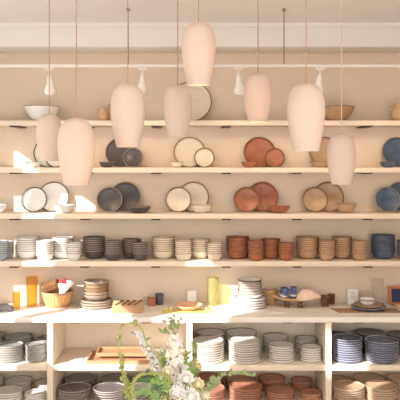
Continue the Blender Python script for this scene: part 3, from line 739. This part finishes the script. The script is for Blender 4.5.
for x, y in ((166,319),(174,317.5),(181,322),(168,323)):
    floret(bm, Wf(x,y,-.03), (0,-1,.3), .013)
fobj('tip_blossoms', bm, 'petalw', r)
r, P = spike('delphinium', 'lilac white delphinium spike leaning left, behind the amaranth', [(172,395),(165,375),(156,362),(148,350),(141,337),(135,333)], 'petall', .062, .008, 85, .020, .06, .36, leaves=10)
def mophead(label, x, y, rp, dd, m):
    r = flower('hydrangea', label); c = Wf(x,y,dd); R = rp*(FD+dd)/F; stemto(r, [c-Vector((0,0,R)), c], .0035)
    bm = bmesh.new(); N = 90
    for i in range(N):
        z = 1-2*(i+.5)/N; a = i*2.39996; q = math.sqrt(1-z*z); n = Vector((q*math.cos(a), q*math.sin(a), z))
        if n.z > -.6: floret(bm, c+n*R*rnd.uniform(.8,1.05), n, .0125, 4)
    ball(bm, c, R*.7, 2); fobj('blossoms', bm, m, r)
mophead('white hydrangea head of tiny florets at the bottom of the bouquet', 178.5, 391, 9.5, -.22, 'petall')
mophead('white hydrangea head of tiny florets behind the pale yellow rose', 187, 369, 6.5, -.02, 'petalw')
def rose(name, label, x, y, rp, dd, m, nrm=(0,-1,.5)):
    r = flower(name, label); c = Wf(x,y,dd); stemto(r, [c-Vector((0,0,.05)), c-Vector((0,0,.012))], .0035)
    bm = bmesh.new(); rosehead(bm, c, nrm, .9*rp*(FD+dd)/F); fobj('blossom', bm, m, r)
    bm = bmesh.new()
    for i in range(6):
        a = i*PI/3; leafm(bm, c-Vector((0,0,.02)), (math.cos(a), math.sin(a), .1), (0,0,1), rp*.0062, .012)
    fobj('sepals', bm, 'leaf', r)
rose('rose', 'cream rose bud at left center of the bouquet', 167.5, 371.5, 6, -.18, 'petalc', (.1,-1,.4))
rose('rose', 'large cream rose low in the bouquet center', 186, 379, 8.5, -.2, 'petalw', (0,-1,.3))
rose('rose', 'pale yellow rose at right of the bouquet', 198, 384.5, 7.5, -.16, 'petaly', (.3,-1,.4))
rose('rose', 'pale yellow rose behind the right of the bouquet', 197, 366, 6, .02, 'petaly', (.2,-.8,.7))
rose('rose', 'small cream rose rising behind the white stock', 162.5, 351, 4.5, .08, 'petalc', (-.2,-.9,.5))
rose('rose', 'cream rose at the bottom right of the bouquet', 205, 396, 7, -.1, 'petalc', (.4,-1,.3))
rose('rose', 'white rose at the bottom center of the bouquet', 191, 397, 9, -.24, 'petalw', (0,-1,.4))
rose('rose', 'pale yellow rose between the stock and amaranth', 164, 361, 5, .04, 'petaly', (-.1,-1,.3))
# thistle-like bud spike
r = flower('bud_spike', 'green upright bud spike at the right of the bouquet'); stemto(r, [Wf(192,385), Wf(194.5,365), Wf(194.5,352)], .004)
bm = bmesh.new()
for i in range(46):
    t = i/46; an = i*2.4; p = Wf(194.3, 358-14*t); R = .018*(1-.55*t); o = Vector((math.cos(an), math.sin(an), .5)); leafm(bm, p, o, (0,0,1), R*1.3, .012, bend=-.2)
ball(bm, Wf(194.3,350), .013, 2, (1,1,2))
fobj('bud', bm, 'leafgrey', r); bm = bmesh.new()
for q in range(14): ball(bm, Wf(194.3+rnd.uniform(-3,3), 345+rnd.uniform(-3,3), rnd.uniform(-.03,0)), .006, 1)
fobj('bud_tips', bm, 'amaranth', r)
# ferns
def frond(label, pts, dd, L, m, name='fern_frond', n=17, wd=.006):
    r = flower(name, label, 'fern'); P = stemto(r, [Wf(x,y,dd) for x, y in pts], .0025, m); bm = bmesh.new(); N = len(P)-1
    for i in range(n):
        t = .38+.62*i/n; p = P[int(t*N)]; tan = (P[min(int(t*N)+1,N)]-P[max(int(t*N)-1,0)]).normalized(); q = (t-.38)/.62
        s = tan.cross(Vector((0,-1,.2))).normalized()
        for sg in (-1,1): leafm(bm, p, s*sg + tan*.6 + Vector((0,rnd.uniform(-.3,.1),0)), (0,-1,.4), L*(1-.75*q)*rnd.uniform(.85,1.1), wd)
    fobj('leaflets', bm, m, r, 0)
frond('deep green fern frond spreading left at the bottom of the bouquet', [(165,392),(156,384),(147,380),(138,381)], -.2, .045, 'leafdk')
frond('deep green fern frond upright behind the low amaranth arch', [(160,395),(156,383),(151,374),(146,369)], -.12, .045, 'leafdk')
frond('bright green fern frond curling in the bouquet center', [(170,395),(166,386),(160,380),(152,381),(147,389)], -.22, .045, 'leaf')
frond('bright green fern frond at the bottom left of the bouquet', [(160,402),(152,394),(144,391),(136,395)], -.23, .045, 'leaf')
frond('pale feathery frond hanging at the left edge of the bouquet', [(150,398),(136,386),(126,388),(119,398)], -.16, .05, 'leafgrey', wd=.006)
# leafy sprigs
def sprig(label, pts, dd, m, L=.035, wd=.02, n=16, t0=.3):
    r = flower('leafy_sprig', label, 'foliage'); P = stemto(r, [Wf(x,y,dd) for x, y in pts], .003); bm = bmesh.new(); N = len(P)-1
    for i in range(n):
        t = t0+(1-t0)*i/(n-1); p = P[int(t*N)]; an = i*2.4; leafm(bm, p, (math.cos(an), -.4+.4*math.sin(an), .55+.3*math.sin(an*2)), (0,-1,.5), L*rnd.uniform(.8,1.15), wd)
    fobj('leaves', bm, m, r)
sprig('grey green leafy sprig reaching right over the terracotta plates', [(190,395),(205,384),(222,376),(240,373.5),(252,376)], -.02, 'leafgrey', .03, .02, 30, .3)
sprig('grey green leafy sprig at the lower right of the bouquet', [(192,402),(204,394),(212,386),(217,380)], -.08, 'leafgrey', .034, .022, 30)
sprig('green leafy sprig low between the roses', [(180,395),(186,388),(192,374),(188,364)], -.05, 'leaf', .034, .02, 26)
sprig('green leafy sprig behind the rose bud at left center', [(172,392),(172,380),(168,366),(160,358)], .02, 'leaf', .034, .018, 26)
sprig('small leafy sprig beside the base of the white stock', [(178,390),(182,374),(186,360),(188,352)], .03, 'leafgrey', .03, .016, 18, .4)

# ------------------------------------------------------------------ light
w = bpy.data.worlds.new('World'); S.world = w; w.use_nodes = True
bg = w.node_tree.nodes['Background']; bg.inputs['Color'].default_value = (1,.985,.97,1); bg.inputs['Strength'].default_value = 2.6
sun = bpy.data.lights.new('Sun', 'SUN'); sun.energy = 8.5; sun.angle = math.radians(.6); sun.color = (1,.95,.88)
so = bpy.data.objects.new('Sun', sun); COL.objects.link(so)
so.rotation_euler = Vector((1,1,-.7)).to_track_quat('-Z','Y').to_euler()
for x in (49.5,142.5,238.5,319.8,400):
    L = bpy.data.lights.new('spot', 'SPOT'); L.energy = 9; L.color = (1,.72,.46); L.spot_size = math.radians(95); L.spot_blend = 1; L.shadow_soft_size = .05
    o = bpy.data.objects.new('spot_beam', L); COL.objects.link(o); p = Vector((px(x,TD), TY+.05, TZ-.25)); o.location = p
    o.rotation_euler = (Vector((p.x+.1, 0, 1.7))-p).to_track_quat('-Z','Y').to_euler()

cam = bpy.data.cameras.new('Camera'); co = bpy.data.objects.new('Camera', cam); COL.objects.link(co)
co.location = (0,CY,CZ); co.rotation_euler = (PI/2,0,0); cam.sensor_width = 36; cam.lens = F*36/400; cam.shift_y = -.1; cam.clip_start = .05
S.camera = co
S.view_settings.view_transform = 'Standard'; S.view_settings.look = 'None'; S.view_settings.gamma = 1; S.view_settings.exposure = .2
S.view_settings.use_curve_mapping = False
